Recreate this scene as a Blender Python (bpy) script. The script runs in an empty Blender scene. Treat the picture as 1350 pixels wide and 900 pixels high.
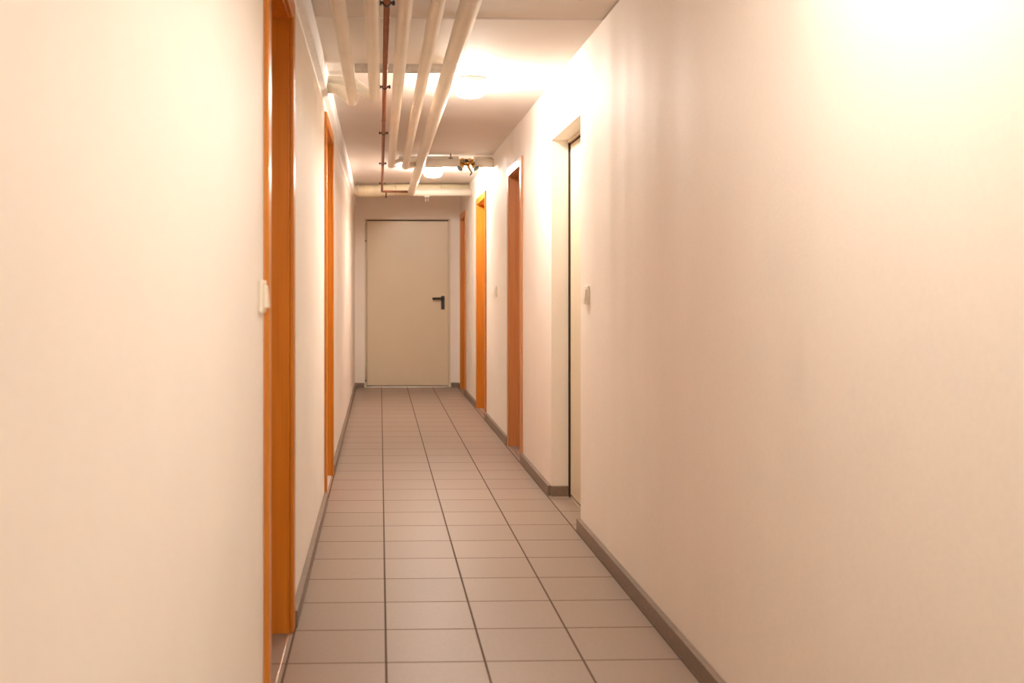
import bpy, bmesh, math
from mathutils import Vector, Matrix
S = bpy.context.scene
C = S.collection

# ------------------------------------------------------------------ sizes (metres)
XL, XR = -0.298, 0.948          # wall faces
YF, YB = -4.2, 12.03            # wall behind the camera, far wall
ZC = 2.28                       # ceiling
WT = 0.22                       # wall thickness

# ------------------------------------------------------------------ materials
def nt(name):
    m = bpy.data.materials.new(name); m.use_nodes = True
    n = m.node_tree.nodes; l = m.node_tree.links
    return m, n, l, n['Principled BSDF']

def plain(name, col, rough=0.5, metal=0.0, var=0.04, scale=12.0, bump=0.0, bscale=80.0, spec=0.5, coat=0.0):
    m, n, l, b = nt(name)
    b.inputs['Roughness'].default_value = rough
    b.inputs['Metallic'].default_value = metal
    b.inputs['Specular IOR Level'].default_value = spec
    b.inputs['Coat Weight'].default_value = coat
    tc = n.new('ShaderNodeTexCoord')
    nz = n.new('ShaderNodeTexNoise'); nz.inputs['Scale'].default_value = scale; nz.inputs['Detail'].default_value = 4
    l.new(tc.outputs['Object'], nz.inputs['Vector'])
    cr = n.new('ShaderNodeValToRGB')
    cr.color_ramp.elements[0].position = 0.3; cr.color_ramp.elements[1].position = 0.7
    cr.color_ramp.elements[0].color = (*[c*(1-var) for c in col], 1)
    cr.color_ramp.elements[1].color = (*[min(1, c*(1+var)) for c in col], 1)
    l.new(nz.outputs['Fac'], cr.inputs['Fac']); l.new(cr.outputs['Color'], b.inputs['Base Color'])
    if bump:
        n2 = n.new('ShaderNodeTexNoise'); n2.inputs['Scale'].default_value = bscale; n2.inputs['Detail'].default_value = 3
        l.new(tc.outputs['Object'], n2.inputs['Vector'])
        bp = n.new('ShaderNodeBump'); bp.inputs['Strength'].default_value = bump; bp.inputs['Distance'].default_value = 0.004
        l.new(n2.outputs['Fac'], bp.inputs['Height']); l.new(bp.outputs['Normal'], b.inputs['Normal'])
    return m

def wall_mat(name, col, weave=0.25, wav=0.35):
    """painted woven wallpaper on slightly wavy plaster"""
    m, n, l, b = nt(name)
    b.inputs['Roughness'].default_value = 0.62
    b.inputs['Specular IOR Level'].default_value = 0.35
    tc = n.new('ShaderNodeTexCoord')
    nz = n.new('ShaderNodeTexNoise'); nz.inputs['Scale'].default_value = 3.0; nz.inputs['Detail'].default_value = 5
    l.new(tc.outputs['Object'], nz.inputs['Vector'])
    cr = n.new('ShaderNodeValToRGB')
    cr.color_ramp.elements[0].position = 0.3; cr.color_ramp.elements[1].position = 0.7
    cr.color_ramp.elements[0].color = (*[c*0.972 for c in col], 1)
    cr.color_ramp.elements[1].color = (*col, 1)
    l.new(nz.outputs['Fac'], cr.inputs['Fac']); l.new(cr.outputs['Color'], b.inputs['Base Color'])
    # weave : fine threads running across and upright
    thr = []
    for sc in ((60, 60, 320), (320, 320, 60)):
        mq = n.new('ShaderNodeMapping'); mq.inputs['Scale'].default_value = sc
        l.new(tc.outputs['Object'], mq.inputs['Vector'])
        nq = n.new('ShaderNodeTexNoise'); nq.inputs['Scale'].default_value = 1.0; nq.inputs['Detail'].default_value = 1.5
        l.new(mq.outputs['Vector'], nq.inputs['Vector']); thr.append(nq)
    ad = n.new('ShaderNodeMath'); ad.operation = 'ADD'
    l.new(thr[0].outputs['Fac'], ad.inputs[0]); l.new(thr[1].outputs['Fac'], ad.inputs[1])
    b1 = n.new('ShaderNodeBump'); b1.inputs['Strength'].default_value = weave; b1.inputs['Distance'].default_value = 0.0012
    l.new(ad.outputs[0], b1.inputs['Height'])
    tm = n.new('ShaderNodeMapRange'); tm.inputs['From Min'].default_value = 0.6; tm.inputs['From Max'].default_value = 1.4
    tm.inputs['To Min'].default_value = 0.955; tm.inputs['To Max'].default_value = 1.03
    l.new(ad.outputs[0], tm.inputs['Value'])
    vm = n.new('ShaderNodeVectorMath'); vm.operation = 'SCALE'
    l.new(cr.outputs['Color'], vm.inputs[0]); l.new(tm.outputs['Result'], vm.inputs['Scale'])
    l.new(vm.outputs['Vector'], b.inputs['Base Color'])
    mp = n.new('ShaderNodeMapping'); mp.inputs['Scale'].default_value = (2.6, 2.6, 0.22)
    l.new(tc.outputs['Object'], mp.inputs['Vector'])
    n2 = n.new('ShaderNodeTexNoise'); n2.inputs['Scale'].default_value = 1.4; n2.inputs['Detail'].default_value = 0.4
    l.new(mp.outputs['Vector'], n2.inputs['Vector'])
    b2 = n.new('ShaderNodeBump'); b2.inputs['Strength'].default_value = wav; b2.inputs['Distance'].default_value = 0.05
    l.new(n2.outputs['Fac'], b2.inputs['Height']); l.new(b1.outputs['Normal'], b2.inputs['Normal'])
    l.new(b2.outputs['Normal'], b.inputs['Normal'])
    return m

def tile_mat(name, c1, c2, mortar):
    m, n, l, b = nt(name)
    tc = n.new('ShaderNodeTexCoord')
    mp = n.new('ShaderNodeMapping'); P = 0.3015
    mp.inputs['Location'].default_value = (-0.0185 + 20*P, -3.396 + 40*P, 0)
    l.new(tc.outputs['Object'], mp.inputs['Vector'])
    br = n.new('ShaderNodeTexBrick'); br.offset = 0.0; br.squash = 1.0
    br.inputs['Scale'].default_value = 1.0
    br.inputs['Brick Width'].default_value = P; br.inputs['Row Height'].default_value = P
    br.inputs['Mortar Size'].default_value = 0.0036; br.inputs['Mortar Smooth'].default_value = 0.12
    br.inputs['Color1'].default_value = (*c1, 1); br.inputs['Color2'].default_value = (*c2, 1); br.inputs['Mortar'].default_value = (*mortar, 1)
    l.new(mp.outputs['Vector'], br.inputs['Vector'])
    nz = n.new('ShaderNodeTexNoise'); nz.inputs['Scale'].default_value = 60; nz.inputs['Detail'].default_value = 6
    l.new(tc.outputs['Object'], nz.inputs['Vector'])
    mx = n.new('ShaderNodeMixRGB'); mx.blend_type = 'OVERLAY'; mx.inputs['Fac'].default_value = 0.10
    l.new(br.outputs['Color'], mx.inputs['Color1']); l.new(nz.outputs['Fac'], mx.inputs['Color2'])
    l.new(mx.outputs['Color'], b.inputs['Base Color'])
    mr = n.new('ShaderNodeMapRange'); mr.inputs['To Min'].default_value = 0.42; mr.inputs['To Max'].default_value = 0.9
    l.new(br.outputs['Fac'], mr.inputs['Value']); l.new(mr.outputs['Result'], b.inputs['Roughness'])
    b.inputs['Specular IOR Level'].default_value = 0.4
    iv = n.new('ShaderNodeMath'); iv.operation = 'SUBTRACT'; iv.inputs[0].default_value = 1.0
    l.new(br.outputs['Fac'], iv.inputs[1])
    bp = n.new('ShaderNodeBump'); bp.inputs['Strength'].default_value = 0.6; bp.inputs['Distance'].default_value = 0.002
    l.new(iv.outputs[0], bp.inputs['Height']); l.new(bp.outputs['Normal'], b.inputs['Normal'])
    return m

def wood_mat(name, ca, cb, rough=0.33):
    """veneer with upright grain"""
    m, n, l, b = nt(name)
    b.inputs['Roughness'].default_value = rough
    tc = n.new('ShaderNodeTexCoord')
    mp = n.new('ShaderNodeMapping'); mp.inputs['Scale'].default_value = (38, 38, 1.1)
    l.new(tc.outputs['Object'], mp.inputs['Vector'])
    nz = n.new('ShaderNodeTexNoise'); nz.inputs['Scale'].default_value = 1.6; nz.inputs['Detail'].default_value = 6; nz.inputs['Distortion'].default_value = 0.6
    l.new(mp.outputs['Vector'], nz.inputs['Vector'])
    cr = n.new('ShaderNodeValToRGB'); cr.color_ramp.elements[0].position = 0.3; cr.color_ramp.elements[1].position = 0.72
    cr.color_ramp.elements[0].color = (*ca, 1); cr.color_ramp.elements[1].color = (*cb, 1)
    l.new(nz.outputs['Fac'], cr.inputs['Fac']); l.new(cr.outputs['Color'], b.inputs['Base Color'])
    bp = n.new('ShaderNodeBump'); bp.inputs['Strength'].default_value = 0.06; bp.inputs['Distance'].default_value = 0.001
    l.new(nz.outputs['Fac'], bp.inputs['Height']); l.new(bp.outputs['Normal'], b.inputs['Normal'])
    return m

def glow_mat(name, col, strength):
    m, n, l, b = nt(name)
    b.inputs['Base Color'].default_value = (0.9, 0.88, 0.84, 1)
    b.inputs['Roughness'].default_value = 0.3
    tc = n.new('ShaderNodeTexCoord'); nz = n.new('ShaderNodeTexNoise'); nz.inputs['Scale'].default_value = 5
    l.new(tc.outputs['Object'], nz.inputs['Vector'])
    mr = n.new('ShaderNodeMapRange'); mr.inputs['To Min'].default_value = strength*0.97; mr.inputs['To Max'].default_value = strength*1.03
    l.new(nz.outputs['Fac'], mr.inputs['Value'])
    b.inputs['Emission Color'].default_value = (*col, 1)
    l.new(mr.outputs['Result'], b.inputs['Emission Strength'])
    return m

M_WALL = wall_mat('wallpaper_paint', (0.875, 0.82, 0.75), 0.5, 0.5)
M_CEIL = plain('ceiling_paint', (0.755, 0.69, 0.63), 0.75, var=0.02, scale=4, bump=0.12, bscale=60)
M_PLASTER = plain('rough_plaster', (0.82, 0.79, 0.75), 0.85, var=0.05, scale=30, bump=0.7, bscale=45)
M_FLOOR = tile_mat('floor_tiles', (0.305, 0.232, 0.182), (0.287, 0.217, 0.169), (0.105, 0.064, 0.043))
M_SKIRT = plain('skirting_tile', (0.21, 0.152, 0.112), 0.5, var=0.12, scale=40)
M_WOOD = wood_mat('orange_veneer', (0.50, 0.155, 0.009), (0.60, 0.22, 0.016))
M_WOOD2 = wood_mat('reddish_veneer', (0.45, 0.17, 0.05), (0.54, 0.225, 0.078))
M_STEEL = plain('painted_steel_door', (0.68, 0.585, 0.425), 0.38, var=0.02, scale=2.5)
M_BLACK = plain('black_plastic', (0.012, 0.011, 0.011), 0.4)
M_GAPSHADE = plain('dark_gap_shade', (0.06, 0.035, 0.02), 0.8)  # dark colour standing in for shade in the steel door gaps
M_PVC = plain('pipe_jacket', (0.77, 0.705, 0.60), 0.36, var=0.04, scale=5, spec=0.4)
M_LAG = plain('old_yellowed_jacket', (0.74, 0.64, 0.44), 0.42, var=0.06, scale=8, bump=0.05, bscale=14)
M_COPPER = plain('copper_pipe', (0.33, 0.125, 0.062), 0.42, metal=0.6, var=0.15, scale=14)
M_CLAMP = plain('dark_steel_clamp', (0.055, 0.04, 0.032), 0.5, metal=0.6, var=0.2, scale=60)
M_ZINC = plain('galvanised_steel', (0.55, 0.50, 0.44), 0.5, metal=0.15, var=0.12, scale=40)
M_BRASS = plain('brass', (0.62, 0.36, 0.09), 0.18, metal=1.0, var=0.3, scale=45)
M_TEAL = plain('grey_green_plastic', (0.12, 0.17, 0.17), 0.4)
M_WHITE = plain('white_plastic', (0.82, 0.76, 0.64), 0.32, var=0.02)
M_LAMPBASE = plain('lamp_base_plastic', (0.50, 0.46, 0.41), 0.5, var=0.02)
M_ALU = plain('aluminium_strip', (0.75, 0.70, 0.62), 0.25, metal=0.9, var=0.06, scale=30)
M_GLOW = glow_mat('lit_opal_glass', (1.0, 0.915, 0.82), 262.0)
M_GLOW2 = glow_mat('lit_opal_glass_weaker_bulb', (1.0, 0.915, 0.82), 160.0)
M_STONE = plain('pale_stone_sill', (0.62, 0.55, 0.47), 0.5)

# ------------------------------------------------------------------ helpers
def box(bm, x0, x1, y0, y1, z0, z1):
    if x0 > x1: x0, x1 = x1, x0
    if y0 > y1: y0, y1 = y1, y0
    if z0 > z1: z0, z1 = z1, z0
    v = [bm.verts.new(p) for p in ((x0,y0,z0),(x1,y0,z0),(x1,y1,z0),(x0,y1,z0),(x0,y0,z1),(x1,y0,z1),(x1,y1,z1),(x0,y1,z1))]
    for f in ((3,2,1,0),(4,5,6,7),(0,1,5,4),(1,2,6,5),(2,3,7,6),(3,0,4,7)):
        bm.faces.new([v[i] for i in f])
    return bm

def frame_axes(t):
    t = t.normalized()
    u = Vector((0, 0, 1)) if abs(t.z) < 0.9 else Vector((0, 1, 0))
    a = t.cross(u).normalized(); return a, a.cross(t).normalized()

def rounded(path, fr, n=8):
    P = [Vector(p) for p in path]; out = [P[0]]
    for i in range(1, len(P)-1):
        a, b, c = P[i-1], P[i], P[i+1]
        d1 = (a-b).normalized(); d2 = (c-b).normalized()
        ang = d1.angle(d2)
        if ang > math.pi - 0.02: out.append(b); continue
        t = min(fr/math.tan(ang/2), (a-b).length*0.48, (c-b).length*0.48)
        p0, p1 = b+d1*t, b+d2*t
        for k in range(n+1):
            s = k/n
            out.append((1-s)**2*p0 + 2*s*(1-s)*b + s*s*p1)
    out.append(P[-1]); return out

def tube(bm, path, r, fr=0.05, seg=24, beads=(), rfun=None):
    """round pipe swept along a path; beads = distances along it carrying a thin lip"""
    pts = rounded(path, fr)
    if beads:
        new = [(pts[0], r)]; acc = 0
        for a, b in zip(pts, pts[1:]):
            L = (b-a).length
            for s in sorted(beads):
                if acc + 0.03 < s < acc + L - 0.03:
                    for ds, rr in ((-0.016, r), (-0.0085, r), (-0.008, r*1.018), (-0.0005, r*1.018), (0.0, r), (0.0075, r)):
                        new.append((a + (b-a)*((s+ds-acc)/L), rr))
            acc += L; new.append((b, r))
    else:
        new = [(p, r) for p in pts]
    rings = []; prev_a = None
    for i, (p, rr) in enumerate(new):
        q0 = new[max(0, i-1)][0]; q1 = new[min(len(new)-1, i+1)][0]
        t = (q1-q0).normalized()
        if prev_a is None: a, b = frame_axes(t)
        else:
            a = (prev_a - t*prev_a.dot(t)).normalized(); b = a.cross(t).normalized()
        prev_a = a
        rings.append([bm.verts.new(p + (a*math.cos(2*math.pi*k/seg) + b*math.sin(2*math.pi*k/seg))*rr) for k in range(seg)])
    for r0, r1 in zip(rings, rings[1:]):
        for k in range(seg):
            f = bm.faces.new((r0[k], r0[(k+1) % seg], r1[(k+1) % seg], r1[k])); f.smooth = True
    bm.faces.new(rings[0][::-1]); bm.faces.new(rings[-1])
    return bm

def lathe(bm, origin, axis, prof, seg=32, smooth=True):
    """prof = [(distance along axis, radius)]"""
    o = Vector(origin); t = Vector(axis).normalized(); a, b = frame_axes(t)
    rings = []
    for d, r in prof:
        if r < 1e-6: rings.append([bm.verts.new(o + t*d)]); continue
        rings.append([bm.verts.new(o + t*d + (a*math.cos(2*math.pi*k/seg) + b*math.sin(2*math.pi*k/seg))*r) for k in range(seg)])
    for r0, r1 in zip(rings, rings[1:]):
        for k in range(seg):
            k2 = (k+1) % seg
            if len(r0) == 1 and len(r1) == 1: continue
            if len(r0) == 1: f = bm.faces.new((r0[0], r1[k2], r1[k]))
            elif len(r1) == 1: f = bm.faces.new((r0[k], r0[k2], r1[0]))
            else: f = bm.faces.new((r0[k], r0[k2], r1[k2], r1[k]))
            f.smooth = smooth
    for e in (rings[0], rings[-1]):
        if len(e) > 2: bm.faces.new(e)
    return bm

def prism_y(bm, prof, y0, y1):
    a = [bm.verts.new((x, y0, z)) for x, z in prof]; b = [bm.verts.new((x, y1, z)) for x, z in prof]
    n = len(prof)
    for i in range(n): bm.faces.new((a[i], a[(i+1) % n], b[(i+1) % n], b[i]))
    bm.faces.new(a[::-1]); bm.faces.new(b)
    return bm

def world_loc(o):
    v = Vector((0, 0, 0))
    while o: v += o.location; o = o.parent
    return v

def obj(name, bm, mat, parent=None, bevel=0.0, origin=None):
    """geometry is given in room coordinates; the object is linked at its own origin"""
    bmesh.ops.recalc_face_normals(bm, faces=bm.faces[:])
    if origin is None:
        if parent is not None:
            cs = [v.co for v in bm.verts]
            origin = Vector([(min(c[i] for c in cs) + max(c[i] for c in cs))/2 for i in range(3)])
        else: origin = Vector((0, 0, 0))
    origin = Vector(origin)
    bm.transform(Matrix.Translation(-origin))
    me = bpy.data.meshes.new(name); bm.to_mesh(me); bm.free()
    me.materials.append(mat)
    o = bpy.data.objects.new(name, me); C.objects.link(o)
    if parent is not None:
        o.parent = parent; o.location = origin - world_loc(parent)
    else: o.location = origin
    if bevel:
        md = o.modifiers.new('bevel', 'BEVEL'); md.width = bevel; md.segments = 3; md.limit_method = 'ANGLE'
    return o

def tag(o, label, cat, group=None, kind=None):
    o['label'] = label; o['category'] = cat
    if group: o['group'] = group
    if kind: o['kind'] = kind
    return o

def empty(name, loc):
    o = bpy.data.objects.new(name, None); o.location = loc; o.empty_display_size = 0.05; C.objects.link(o); return o

B = bmesh.new

# ------------------------------------------------------------------ shell of the corridor
# openings: (y0, y1, top) rough holes in the walls
HOLES_L = [(2.655, 3.39, 2.05), (5.495, 6.26, 2.05)]
HOLES_R = [(4.785, 5.60, 1.965), (6.775, 7.43, 1.99), (9.07, 9.87, 1.99), (11.22, 11.86, 1.99)]

def side_wall(name, xa, xb, holes, mat):
    bm = B(); y = YF
    for y0, y1, zt in holes:
        box(bm, xa, xb, y, y0, 0, ZC); box(bm, xa, xb, y0, y1, zt, ZC); y = y1
    box(bm, xa, xb, y, YB, 0, ZC)
    return obj(name, bm, mat)

wl = side_wall('wall_left', XL-WT, XL, HOLES_L, M_WALL)
tag(wl, 'cream wallpapered wall along the left side of the corridor', 'wall', kind='structure')
wr = side_wall('wall_right', XR, XR+WT, HOLES_R, M_WALL)
tag(wr, 'cream wallpapered wall along the right side of the corridor', 'wall', kind='structure')

DX0, DX1, DZ = -0.180, 0.834, 1.992       # far door opening
bm = B()
box(bm, XL-WT, DX0, YB, YB+0.2, 0, ZC); box(bm, DX1, XR+WT, YB, YB+0.2, 0, ZC); box(bm, DX0, DX1, YB, YB+0.2, DZ, ZC)
tag(obj('wall_back', bm, M_WALL), 'short end wall around the closed steel door at the far end', 'wall', kind='structure')
tag(obj('wall_front', box(B(), XL-WT, XR+WT, YF-0.2, YF, 0, ZC), M_WALL), 'end wall of the corridor behind the camera', 'wall', kind='structure')

tag(obj('floor', box(B(), XL-WT, XR+WT, YF-0.2, YB+0.2, -0.12, 0), M_FLOOR), 'floor of square brownish ceramic tiles with dark grout', 'floor', kind='structure')
bm = B()                                   # concrete slabs meeting at slightly different heights
box(bm, XL-WT, XR+WT, YF-0.2, 4.30, ZC+0.007, ZC+0.2)
box(bm, XL-WT, XR+WT, 4.30, 6.80, ZC, ZC+0.2)
box(bm, XL-WT, XR+WT, 6.80, YB+0.2, ZC+0.002, ZC+0.2)
tag(obj('ceiling', bm, M_CEIL), 'painted concrete slab ceiling with a joint across it', 'ceiling', kind='structure')

bm = B()
prism_y(bm, [(XL, 2.145), (XL+0.025, 2.158), (XL+0.025, ZC), (XL, ZC)], YF, YB)
tag(obj('trim_1', bm, M_PLASTER), 'rough white plaster band between left wall and ceiling', 'trim', kind='structure')

# skirting of cut tiles
BT, BH = 0.021, 0.056
def skirting(name, xw, s, gaps, extra=None):
    bm = B(); y = YF
    for y0, y1 in gaps + [(YB, YB)]:
        if y0 - y > 0.01: box(bm, xw, xw + s*BT, y, y0, 0, BH)
        y = y1
    if extra: extra(bm)
    return obj(name, bm, M_SKIRT, bevel=0.0015)
tag(skirting('baseboard_left', XL, 1, [(2.615, 3.43), (5.455, 6.30)]), 'brown tile skirting along the foot of the left wall', 'baseboard', kind='structure')
def reveal(bm):
    box(bm, XR, XR+0.090, 5.60-BT, 5.60, 0, BH); box(bm, XR, XR+0.090, 4.785, 4.785+BT, 0, BH)
tag(skirting('baseboard_right', XR, -1, [(4.785, 5.60), (6.735, 7.47), (9.03, 9.91), (11.18, 11.90)], reveal), 'brown tile skirting along the foot of the right wall', 'baseboard', kind='structure')
bm = B(); box(bm, XL+BT, DX0-0.004, YB-BT, YB, 0, BH); box(bm, DX1+0.004, XR-BT, YB-BT, YB, 0, BH)
tag(obj('baseboard_back', bm, M_SKIRT, bevel=0.0015), 'two short brown skirting pieces beside the far steel door', 'baseboard', kind='structure')

# ------------------------------------------------------------------ doors
def lever_side(root, s, x, y, z, d):
    """black lever handle on a side door; s = into the wall, d = lever direction along y"""
    p = obj('handle_plate', box(B(), x, x-s*0.008, y-0.021, y+0.021, z-0.12, z+0.05), M_BLACK, root, bevel=0.003)
    bm = B(); tube(bm, [(x-s*0.006, y, z), (x-s*0.05, y, z), (x-s*0.05, y+d*0.12, z)], 0.010, fr=0.02, seg=14)
    obj('lever', bm, M_BLACK, p)

def wood_door(n, s, y0, y1, ztop, hinge_far, label, M_WOOD=M_WOOD, sill=None):
    xw = XL if s < 0 else XR
    X = lambda d: xw + s*d
    root = empty('door_%d' % n, (xw, (y0+y1)/2, 0)); tag(root, label, 'door', kind='structure')
    cw, cp, lt, dep = 0.062, 0.014, 0.022, 0.125
    i0, i1, zi = y0+cw, y1-cw, ztop-cw
    bm = B()
    box(bm, X(-cp), X(0), y0, i0, 0, ztop); box(bm, X(-cp), X(0), i1, y1, 0, ztop); box(bm, X(-cp), X(0), i0, i1, zi, ztop)
    cs = obj('casing', bm, M_WOOD, root, bevel=0.004)
    bm = B()
    a0, a1 = i0-lt+0.004, i1+lt-0.004
    box(bm, X(0), X(dep), a0, i0+0.004, 0, zi+lt-0.004); box(bm, X(0), X(dep), i1-0.004, a1, 0, zi+lt-0.004); box(bm, X(0), X(dep), i0+0.004, i1-0.004, zi-0.004, zi+lt-0.004)
    # rebate stop behind which the leaf closes
    box(bm, X(0.06), X(0.078), i0+0.004, i0+0.018, 0, zi-0.004); box(bm, X(0.06), X(0.078), i1-0.018, i1-0.004, 0, zi-0.004)
    box(bm, X(0.06), X(0.078), i0+0.018, i1-0.018, zi-0.018, zi-0.004)
    obj('jamb', bm, M_WOOD, root, bevel=0.002)
    lf = obj('door_leaf', box(B(), X(0.079), X(0.119), i0+0.006, i1-0.006, 0.006, zi-0.006), M_WOOD, root, bevel=0.002)
    hy = i0+0.075 if hinge_far else i1-0.075
    lever_side(lf, s, X(0.079), hy, 1.05, 1 if hinge_far else -1)
    th = obj('threshold', box(B(), X(0.0), X(0.076 if sill else 0.006), i0+0.004, i1-0.004, 0.0, 0.0045), sill or M_ALU, root, bevel=0.001); th['label'] = 'pale stone sill' if sill else 'bright metal threshold strip'
    return root

wood_door(1, -1, 2.615, 3.43, 2.092, True, 'orange wooden door set in the left wall nearest the camera')
wood_door(2, -1, 5.455, 6.30, 2.092, True, 'orange wooden door farther along the left wall', sill=M_STONE)
wood_door(4, 1, 6.735, 7.47, 2.032, True, 'reddish wooden door in the right wall, first beyond the recessed steel door', M_WOOD2)
wood_door(5, 1, 9.03, 9.91, 2.032, True, 'middle of the three wooden doors in the right wall, bright orange')
wood_door(6, 1, 11.18, 11.90, 2.032, True, 'farthest and narrowest looking wooden door in the right wall beside the end wall')

# steel door in the deep plastered recess on the right
r = empty('door_3', (XR, 5.19, 0)); tag(r, 'cream steel door in a deep plastered recess of the right wall', 'door', kind='structure')
y0, y1, zt, xd = 4.785, 5.60, 1.965, XR+0.090
bm = B(); box(bm, xd, xd+0.06, y0, y0+0.016, 0, zt); box(bm, xd+0.030, xd+0.06, y1-0.010, y1, 0, zt-0.016); box(bm, xd, xd+0.06, y0+0.016, y1, zt-0.016, zt)
obj('frame', bm, M_STEEL, r, bevel=0.002)
bm = B(); box(bm, xd+0.003, xd+0.0295, y1-0.006, y1, 0.0, zt-0.0165); box(bm, xd+0.012, xd+0.06, y0+0.0165, y1-0.0105, zt-0.024, zt-0.0165)  # dark strips paint the shade in the far and top gaps
g = obj('gap_shade', bm, M_GAPSHADE, r); g['label'] = 'dark strip painted as the shade in the door gap'
lf = obj('door_leaf', box(B(), xd+0.013, xd+0.054, y0+0.018, y1-0.012, 0.010, zt-0.026), M_STEEL, r, bevel=0.002)
lever_side(lf, 1, xd+0.014, y0+0.06, 1.05, 1)
obj('threshold', box(B(), xd-0.004, xd+0.03, y0+0.02, y1-0.012, 0.0, 0.004), M_ALU, r)

# steel door at the end
r = empty('door_7', ((DX0+DX1)/2, YB, 0)); tag(r, 'closed beige steel door with black lever at the far end', 'door', kind='structure')
yd = YB+0.018
bm = B(); box(bm, DX0, DX0+0.022, yd, yd+0.08, 0, DZ); box(bm, DX1-0.022, DX1, yd, yd+0.08, 0, DZ); box(bm, DX0+0.022, DX1-0.022, yd, yd+0.08, DZ-0.010, DZ)
obj('frame', bm, M_STEEL, r, bevel=0.002)
obj('gap_shade', box(B(), DX0+0.022, DX1-0.022, yd+0.035, yd+0.08, 0, DZ-0.010), M_GAPSHADE, r)  # dark sheet behind the leaf, paints its gaps as shaded
lf = obj('door_leaf', box(B(), DX0+0.026, DX1-0.024, yd-0.006, yd+0.034, 0.022, DZ-0.026), M_STEEL, r, bevel=0.003)
obj('threshold', box(B(), DX0+0.022, DX1-0.022, yd-0.004, yd+0.034, 0, 0.014), M_ALU, r)
for z0, z1 in ((1.735, 1.925), (0.085, 0.265)):
    bm = B()
    lathe(bm, (DX0+0.012, yd-0.010, z0), (0, 0, 1), [(0, 0.006), (0.004, 0.010), ((z1-z0)*0.5-0.002, 0.010), ((z1-z0)*0.5-0.001, 0.0085), ((z1-z0)*0.5+0.001, 0.0085), ((z1-z0)*0.5+0.002, 0.010), (z1-z0-0.004, 0.010), (z1-z0, 0.006)], 16)
    h = obj('hinge', bm, M_STEEL, r)
    obj('hinge_pin', lathe(B(), (DX0+0.012, yd-0.010, z0-0.012), (0, 0, 1), [(0, 0.007), (0.004, 0.009), (0.012, 0.009)], 12), M_CLAMP, h)
pl = obj('handle_plate', box(B(), 0.722, 0.764, yd-0.016, yd-0.006, 0.920, 1.080), M_BLACK, lf, bevel=0.004)
bm = B(); tube(bm, [(0.742, yd-0.014, 1.049), (0.742, yd-0.062, 1.049), (0.618, yd-0.062, 1.049)], 0.013, fr=0.02, seg=16)
obj('lever', bm, M_BLACK, lf)

# ------------------------------------------------------------------ light switches
def switch(s, yc, zc, h, label):
    xw = XL if s < 0 else XR
    root = empty('light_switch', (xw, yc, zc)); tag(root, label, 'light switch', 'light switches')
    X = lambda d: xw - s*d
    obj('switch_frame', box(B(), X(0), X(0.011), yc-h/2, yc+h/2, zc-h/2, zc+h/2), M_WHITE, root, bevel=0.004)
    k = h*0.34
    bm = B()                                # rocker: slightly wedge shaped
    v = [bm.verts.new(p) for p in ((X(0.011), yc-k, zc-k), (X(0.011), yc+k, zc-k), (X(0.011), yc+k, zc+k), (X(0.011), yc-k, zc+k),
                                   (X(0.022), yc-k, zc-k), (X(0.022), yc+k, zc-k), (X(0.016), yc+k, zc+k), (X(0.016), yc-k, zc+k))]
    for f in ((0,1,2,3), (4,5,6,7), (0,1,5,4), (1,2,6,5), (2,3,7,6), (3,0,4,7)): bm.faces.new([v[i] for i in f])
    obj('rocker', bm, M_WHITE, root, bevel=0.003)
switch(-1, 2.545, 1.114, 0.082, 'white light switch on the left wall just before the nearest door')
switch(1, 4.620, 1.112, 0.084, 'white light switch on the right wall just before the recessed steel door')
switch(1, 8.260, 1.130, 0.084, 'small white light switch between the first and second wooden doors on the right')

# ------------------------------------------------------------------ ceiling lamps
LX = 0.487
def lamp(y, label, zc=ZC, glow=M_GLOW):
    root = empty('ceiling_lamp', (LX, y, zc)); tag(root, label, 'lamp', 'round ceiling lamps')
    obj('lamp_base', lathe(B(), (LX, y, zc), (0, 0, -1), [(0, 0.086), (0.003, 0.089), (0.024, 0.090), (0.027, 0.086)], 48), M_LAMPBASE, root)
    obj('glass_shade', lathe(B(), (LX, y, zc-0.0275), (0, 0, -1), [(0, 0.078), (0.002, 0.082), (0.026, 0.084), (0.044, 0.082), (0.058, 0.074), (0.067, 0.060), (0.073, 0.035), (0.075, 0.0)], 48), glow, root)
lamp(5.50, 'lit round ceiling lamp nearest the camera, right of the pipes')
lamp(9.36, 'farther lit round ceiling lamp, just below the cross pipes with the brass valves', ZC+0.002)
lamp(1.65, 'lit round ceiling lamp above the right wall near the camera, out of the picture', ZC+0.007, M_GLOW2)
lamp(-2.20, 'lit round ceiling lamp behind the camera', ZC+0.007)

# ------------------------------------------------------------------ pipes under the ceiling
def hanger(parent, x, y, r, zp, ztop, rr=0.004):
    bm = B(); tube(bm, [(x, y, zp+r-0.002), (x, y, ztop)], rr, seg=10)
    return obj('hanger_rod', bm, M_ZINC, parent)

def pipe(label, paths, r, mat, fr=0.07, beads=(), name='insulated_pipe', group='insulated pipes under the ceiling'):
    bm = B()
    for i, p in enumerate(paths):
        rr = r
        if isinstance(p[0], list): p, rr = p
        tube(bm, p, rr, fr, 28, beads if i == 0 else ())
    o = obj(name, bm, mat, origin=paths[0][0])
    tag(o, label, 'pipe', group)
    return o

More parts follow.
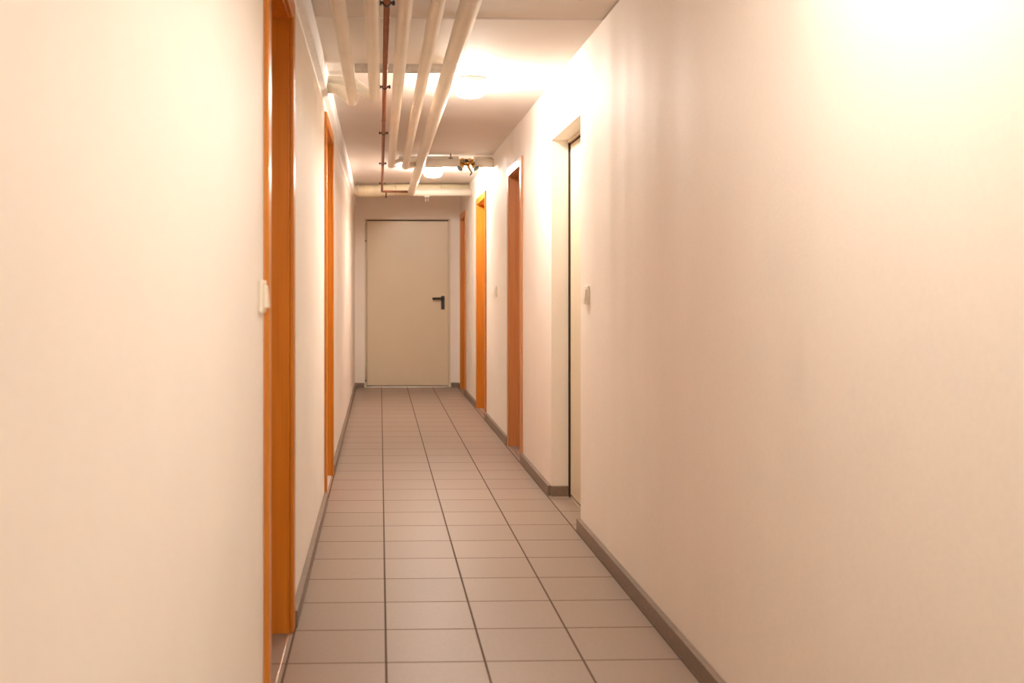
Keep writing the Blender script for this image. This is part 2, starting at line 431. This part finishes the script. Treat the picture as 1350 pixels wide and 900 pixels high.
ZP = 2.12
b1 = [4.2+k for k in (0.9, 2.0, 3.05, 4.15)]
p1 = pipe('white insulated pipe nearest the left wall, bending up into that wall', [[(-0.144, YF, ZP), (-0.144, 5.33, ZP), (-0.218, 5.35, 2.190), (XL+0.025, 5.35, 2.196)]], 0.027, M_PVC, 0.038, b1)
p2 = pipe('white insulated pipe directly left of the copper pipe, bending up behind its neighbour', [[(-0.028, YF, ZP), (-0.028, 5.225, ZP), (-0.15, 5.395, 2.236), (XL+0.025, 5.405, 2.245)]], 0.027, M_PVC, 0.038, [4.2+k for k in (1.1, 2.2, 3.3, 4.4)])
GA, GB = 0.665, 0.790                        # bare gap that holds the brass valves
p3 = pipe('white insulated pipe directly right of the copper pipe, turning off to the right wall',
          [[(0.0865, YF, ZP), (0.0865, 7.98, ZP), (0.17, 8.56, 2.226)], [[(0.16, 8.61, 2.241), (GA, 8.61, 2.241)], 0.036], [[(GB, 8.61, 2.241), (XR, 8.61, 2.241)], 0.036]], 0.027, M_PVC, 0.04, [4.2+k for k in (1.5, 2.6, 3.7, 4.8, 5.9, 7.0)])
p4 = pipe('white insulated pipe second from the right, ending in the pipe with brass valves',
          [[(0.198, YF, ZP), (0.198, 8.05, ZP), (0.37, 8.46, 2.200)], [[(0.355, 8.49, 2.205), (GA, 8.49, 2.205)], 0.036], [[(GB, 8.49, 2.205), (XR, 8.49, 2.205)], 0.036]], 0.027, M_PVC, 0.04, [4.2+k for k in (1.2, 2.5, 3.4, 4.6, 5.6, 6.8)])
p5 = pipe('thickest of the long insulated pipes, rightmost, turning right before the end wall',
          [[(0.323, YF, 2.160), (0.323, 10.55, 2.160), (XR, 10.55, 2.160)]], 0.038, M_PVC, 0.06, [4.2+k for k in (1.3, 2.4, 3.5, 4.45, 5.6, 6.7, 7.8, 8.9)])
big = pipe('yellowed thick pipe crossing the whole ceiling just before the end wall',
           [[(XL+0.025, 10.78, 2.196), (-0.05, 10.78, 2.194), (0.10, 10.78, 2.208), (XR, 10.78, 2.212)]], 0.060, M_LAG, 0.1, (0.12, 0.36, 0.75), group=None)
for p, x, rr, ys in ((p1, -0.144, 0.027, (0.8, 5.175)), (p2, -0.028, 0.027, (0.8, 5.175)), (p3, 0.0865, 0.027, (0.8, 5.175)), (p4, 0.198, 0.027, (0.8, 5.175)), (p5, 0.323, 0.038, (0.8, 5.175, 9.9))):
    for y in ys: hanger(p, x, y, rr, ZP if rr < 0.03 else 2.160, ZC-0.0385 if 5 < y < 6 else (ZC+0.007 if y < 4.3 else ZC+0.002))
# wire straps round the big pipe, and stub clips under it
def strap(x, zc, r=0.060):
    bm = B()
    lathe(bm, (x-0.003, 10.78, zc), (1, 0, 0), [(0, r+0.0002), (0, r+0.0035), (0.006, r+0.0035), (0.006, r+0.0002)], 28, smooth=False)
    tube(bm, [(x, 10.705, zc+0.01), (x, 10.705, ZC+0.002)], 0.003, seg=8)
    obj('wire_strap', bm, M_ZINC, big)
for x, z in ((-0.235, 2.196), (0.165, 2.209), (0.645, 2.210)): strap(x, z)
def clip(x, zb, par):
    bm = B(); tube(bm, [(x-0.014, 10.55, zb-0.055), (x-0.014, 10.55, zb)], 0.004, seg=8); tube(bm, [(x+0.014, 10.55, zb-0.055), (x+0.014, 10.55, zb)], 0.004, seg=8)
    box(bm, x-0.024, x+0.024, 10.535, 10.565, zb-0.008, zb)
    obj('pipe_clip', bm, M_ZINC, par)
clip(0.485, 2.160-0.038, p5)
bm = B(); tube(bm, [(0.59, 8.49, 2.205+0.034), (0.59, 8.49, ZC+0.002)], 0.004, seg=8); box(bm, 0.57, 0.61, 8.47, 8.51, 2.238, 2.244)
obj('hanger_rod', bm, M_CLAMP, p4)

# copper pipe with clamps
cz = 2.153
bm = B(); tube(bm, [(0.029, YF, cz), (0.020, 10.40, cz), (0.286, 10.42, cz)], 0.0115, 0.03, 20)
cop = tag(obj('copper_pipe', bm, M_COPPER, origin=(0.029, YF, cz)), 'thin brown copper pipe running between the white insulated pipes', 'pipe')
def cxx(y): return 0.029 + (0.020-0.029)*(y-YF)/(10.40-YF)
for y in (0.6, 3.62, 5.10, 6.58, 8.14, 9.62):
    x = cxx(y); zt = ZC+0.007 if y < 4.3 else (ZC if y < 6.8 else ZC+0.002)
    bm = B()
    lathe(bm, (x, y-0.009, cz), (0, 1, 0), [(0, 0.0117), (0, 0.0150), (0.018, 0.0150), (0.018, 0.0117)], 24, smooth=False)
    box(bm, x-0.030, x-0.014, y-0.007, y+0.007, cz-0.0035, cz+0.0035); box(bm, x+0.014, x+0.030, y-0.007, y+0.007, cz-0.0035, cz+0.0035)
    cl = obj('pipe_clamp', bm, M_CLAMP, cop, bevel=0.0008)
    for sx in (-1, 1): obj('clamp_screw', lathe(B(), (x+sx*0.024, y, cz-0.009), (0, 0, 1), [(0, 0.0042), (0.004, 0.0048), (0.018, 0.0035)], 8), M_CLAMP, cl)
    bm = B(); tube(bm, [(x, y, cz+0.014), (x, y, zt)], 0.004, seg=10); obj('clamp_rod', bm, M_CLAMP, cl)
for y in (2.2, 6.10):
    obj('pipe_coupling', lathe(B(), (cxx(y), y-0.012, cz), (0, 1, 0), [(0, 0.0117), (0, 0.0138), (0.024, 0.0138), (0.024, 0.0117)], 24, smooth=False), M_COPPER, cop)
bm = B(); tube(bm, [(0.062, 10.405, cz-0.010), (0.062, 10.405, cz-0.05)], 0.006, seg=10); lathe(bm, (0.062, 10.405, cz-0.05), (0, 0, -1), [(0, 0.009), (0.012, 0.009), (0.014, 0.005)], 12)
obj('drain_plug', bm, M_CLAMP, cop)

# slotted mounting rail on the ceiling
ra, rb, ry, rh = -0.128, 0.372, 5.175, 0.038
bm = B()
box(bm, ra, rb, ry-0.020, ry+0.020, ZC-0.003, ZC); box(bm, ra, rb, ry-0.020, ry-0.0175, ZC-rh, ZC-0.003); box(bm, ra, rb, ry+0.0175, ry+0.020, ZC-rh, ZC-0.003)
box(bm, ra, rb, ry-0.0175, ry-0.010, ZC-rh, ZC-rh+0.0025); box(bm, ra, rb, ry+0.010, ry+0.0175, ZC-rh, ZC-rh+0.0025)
rail = tag(obj('mounting_rail', bm, M_ZINC, origin=((ra+rb)/2, ry, ZC)), 'grey metal channel rail on the ceiling above the pipes', 'rail')
for x in (-0.09, 0.005, 0.145, 0.255):
    obj('rail_bolt', lathe(B(), (x, ry-0.0205, ZC-0.019), (0, -1, 0), [(0, 0.008), (0.005, 0.008), (0.006, 0.006)], 6, smooth=False), M_ZINC, rail)

# brass valves in the gap of the cross pipe
yv, zv = 8.49, 2.205
val = empty('brass_valve', ((GA+GB)/2, yv, zv)); tag(val, 'cluster of brass valves on the grey cross pipe near the right wall', 'valve')
bm = B()
L = GB-GA
lathe(bm, (GA, yv, zv), (1, 0, 0), [(0, 0.012), (0.01, 0.012), (0.011, 0.021), (0.026, 0.021), (0.027, 0.015), (0.040, 0.017), (0.048, 0.024), (0.058, 0.024), (0.064, 0.017), (0.072, 0.024), (0.082, 0.024), (0.090, 0.016), (L-0.025, 0.015), (L-0.024, 0.021), (L-0.009, 0.021), (L-0.008, 0.012), (L, 0.012)], 20)
body = obj('valve_body', bm, M_BRASS, val)
bm = B(); lathe(bm, (GA, 8.61, 2.241), (1, 0, 0), [(0, 0.012), (0.02, 0.012), (0.021, 0.02), (0.045, 0.02), (0.046, 0.014), (L-0.04, 0.014), (L-0.039, 0.02), (L-0.02, 0.02), (L-0.019, 0.012), (L, 0.012)], 20)
obj('valve_body', bm, M_BRASS, val)
obj('union_nut', lathe(B(), (GA+0.008, yv, zv), (1, 0, 0), [(0, 0.0215), (0.002, 0.0245), (0.020, 0.0245), (0.022, 0.0215)], 6, smooth=False), M_BRASS, val)
obj('union_nut', lathe(B(), (GB-0.030, yv, zv), (1, 0, 0), [(0, 0.0215), (0.002, 0.0245), (0.020, 0.0245), (0.022, 0.0215)], 6, smooth=False), M_BRASS, val)
for xc, zc, rc, mt in ((GA+0.030, 0.014, 0.011, M_TEAL), (GA+0.056, 0.020, 0.013, M_CLAMP), (GA+0.086, 0.010, 0.012, M_COPPER)):
    obj('valve_cap', lathe(B(), (xc, yv-0.012, zv+zc), (0, -0.9, -0.25), [(0, rc), (0.022, rc), (0.025, rc*0.7)], 14), mt, val)
def stem(x, d):
    d = Vector(d).normalized(); o = Vector((x, yv, zv)) + d*0.012
    s = obj('valve_stem', lathe(B(), o, d, [(0, 0.014), (0.018, 0.014), (0.020, 0.018), (0.034, 0.018), (0.036, 0.009), (0.056, 0.008)], 14), M_BRASS, val)
    o2 = o + d*0.050
    w = obj('handwheel', lathe(B(), o2, d, [(0, 0.010), (0.002, 0.023), (0.004, 0.026), (0.010, 0.026), (0.012, 0.023), (0.013, 0.010)], 20), M_TEAL, s)
    w['label'] = 'grey green valve handwheel'
    obj('wheel_cap', lathe(B(), o2 - d*0.016, d, [(0, 0.010), (0.004, 0.015), (0.016, 0.015)], 16), M_WHITE, s)
stem(GA+0.040, (-0.62, -0.40, -0.78)); stem(GA+0.098, (0.60, -0.40, -0.78))
bm = B(); tube(bm, [(GA+0.062, yv-0.012, zv-0.014), (GA+0.085, yv-0.03, zv-0.062)], 0.0085, seg=14); lathe(bm, (GA+0.071, yv-0.02, zv-0.034), (0.4, -0.3, -0.84), [(0, 0.012), (0.012, 0.012)], 6, smooth=False)
dc = obj('drain_cock', bm, M_BRASS, val)
bm = B(); tube(bm, [(GA+0.083, yv-0.029, zv-0.058), (GA+0.100, yv-0.038, zv-0.085), (GA+0.084, yv-0.040, zv-0.108)], 0.005, fr=0.01, seg=10)
obj('drain_spout', bm, M_BLACK, dc)
bm = B(); tube(bm, [(GA+0.086, yv-0.034, zv-0.076), (GA+0.082, yv-0.036, zv-0.125), (GA+0.090, yv-0.036, zv-0.165)], 0.0016, seg=6)
obj('seal_wire', bm, M_WHITE, dc)

# ------------------------------------------------------------------ world, camera, view
w = bpy.data.worlds.new('world'); S.world = w; w.use_nodes = True
w.node_tree.nodes['Background'].inputs['Color'].default_value = (0, 0, 0, 1)

F, TH = 1342.0, math.radians(1.8)
cam = bpy.data.cameras.new('camera'); co = bpy.data.objects.new('camera', cam); C.objects.link(co)
co.location = (0, 0, 1.125); co.rotation_euler = (math.pi/2, 0, -TH)
cam.sensor_width = 36; cam.lens = F/1350*36
cam.shift_x = (675-(501+F*math.tan(TH)))/1350
cam.shift_y = (385-450)/1350
cam.clip_start = 0.01
cam.dof.use_dof = True; cam.dof.focus_distance = 6.0; cam.dof.aperture_fstop = 3.2
S.camera = co
S.view_settings.view_transform = 'Standard'; S.view_settings.look = 'None'
S.view_settings.gamma = 1.0; S.view_settings.exposure = 0.27; S.view_settings.use_curve_mapping = False
S.cycles.max_bounces = 14; S.cycles.diffuse_bounces = 10; S.cycles.glossy_bounces = 6
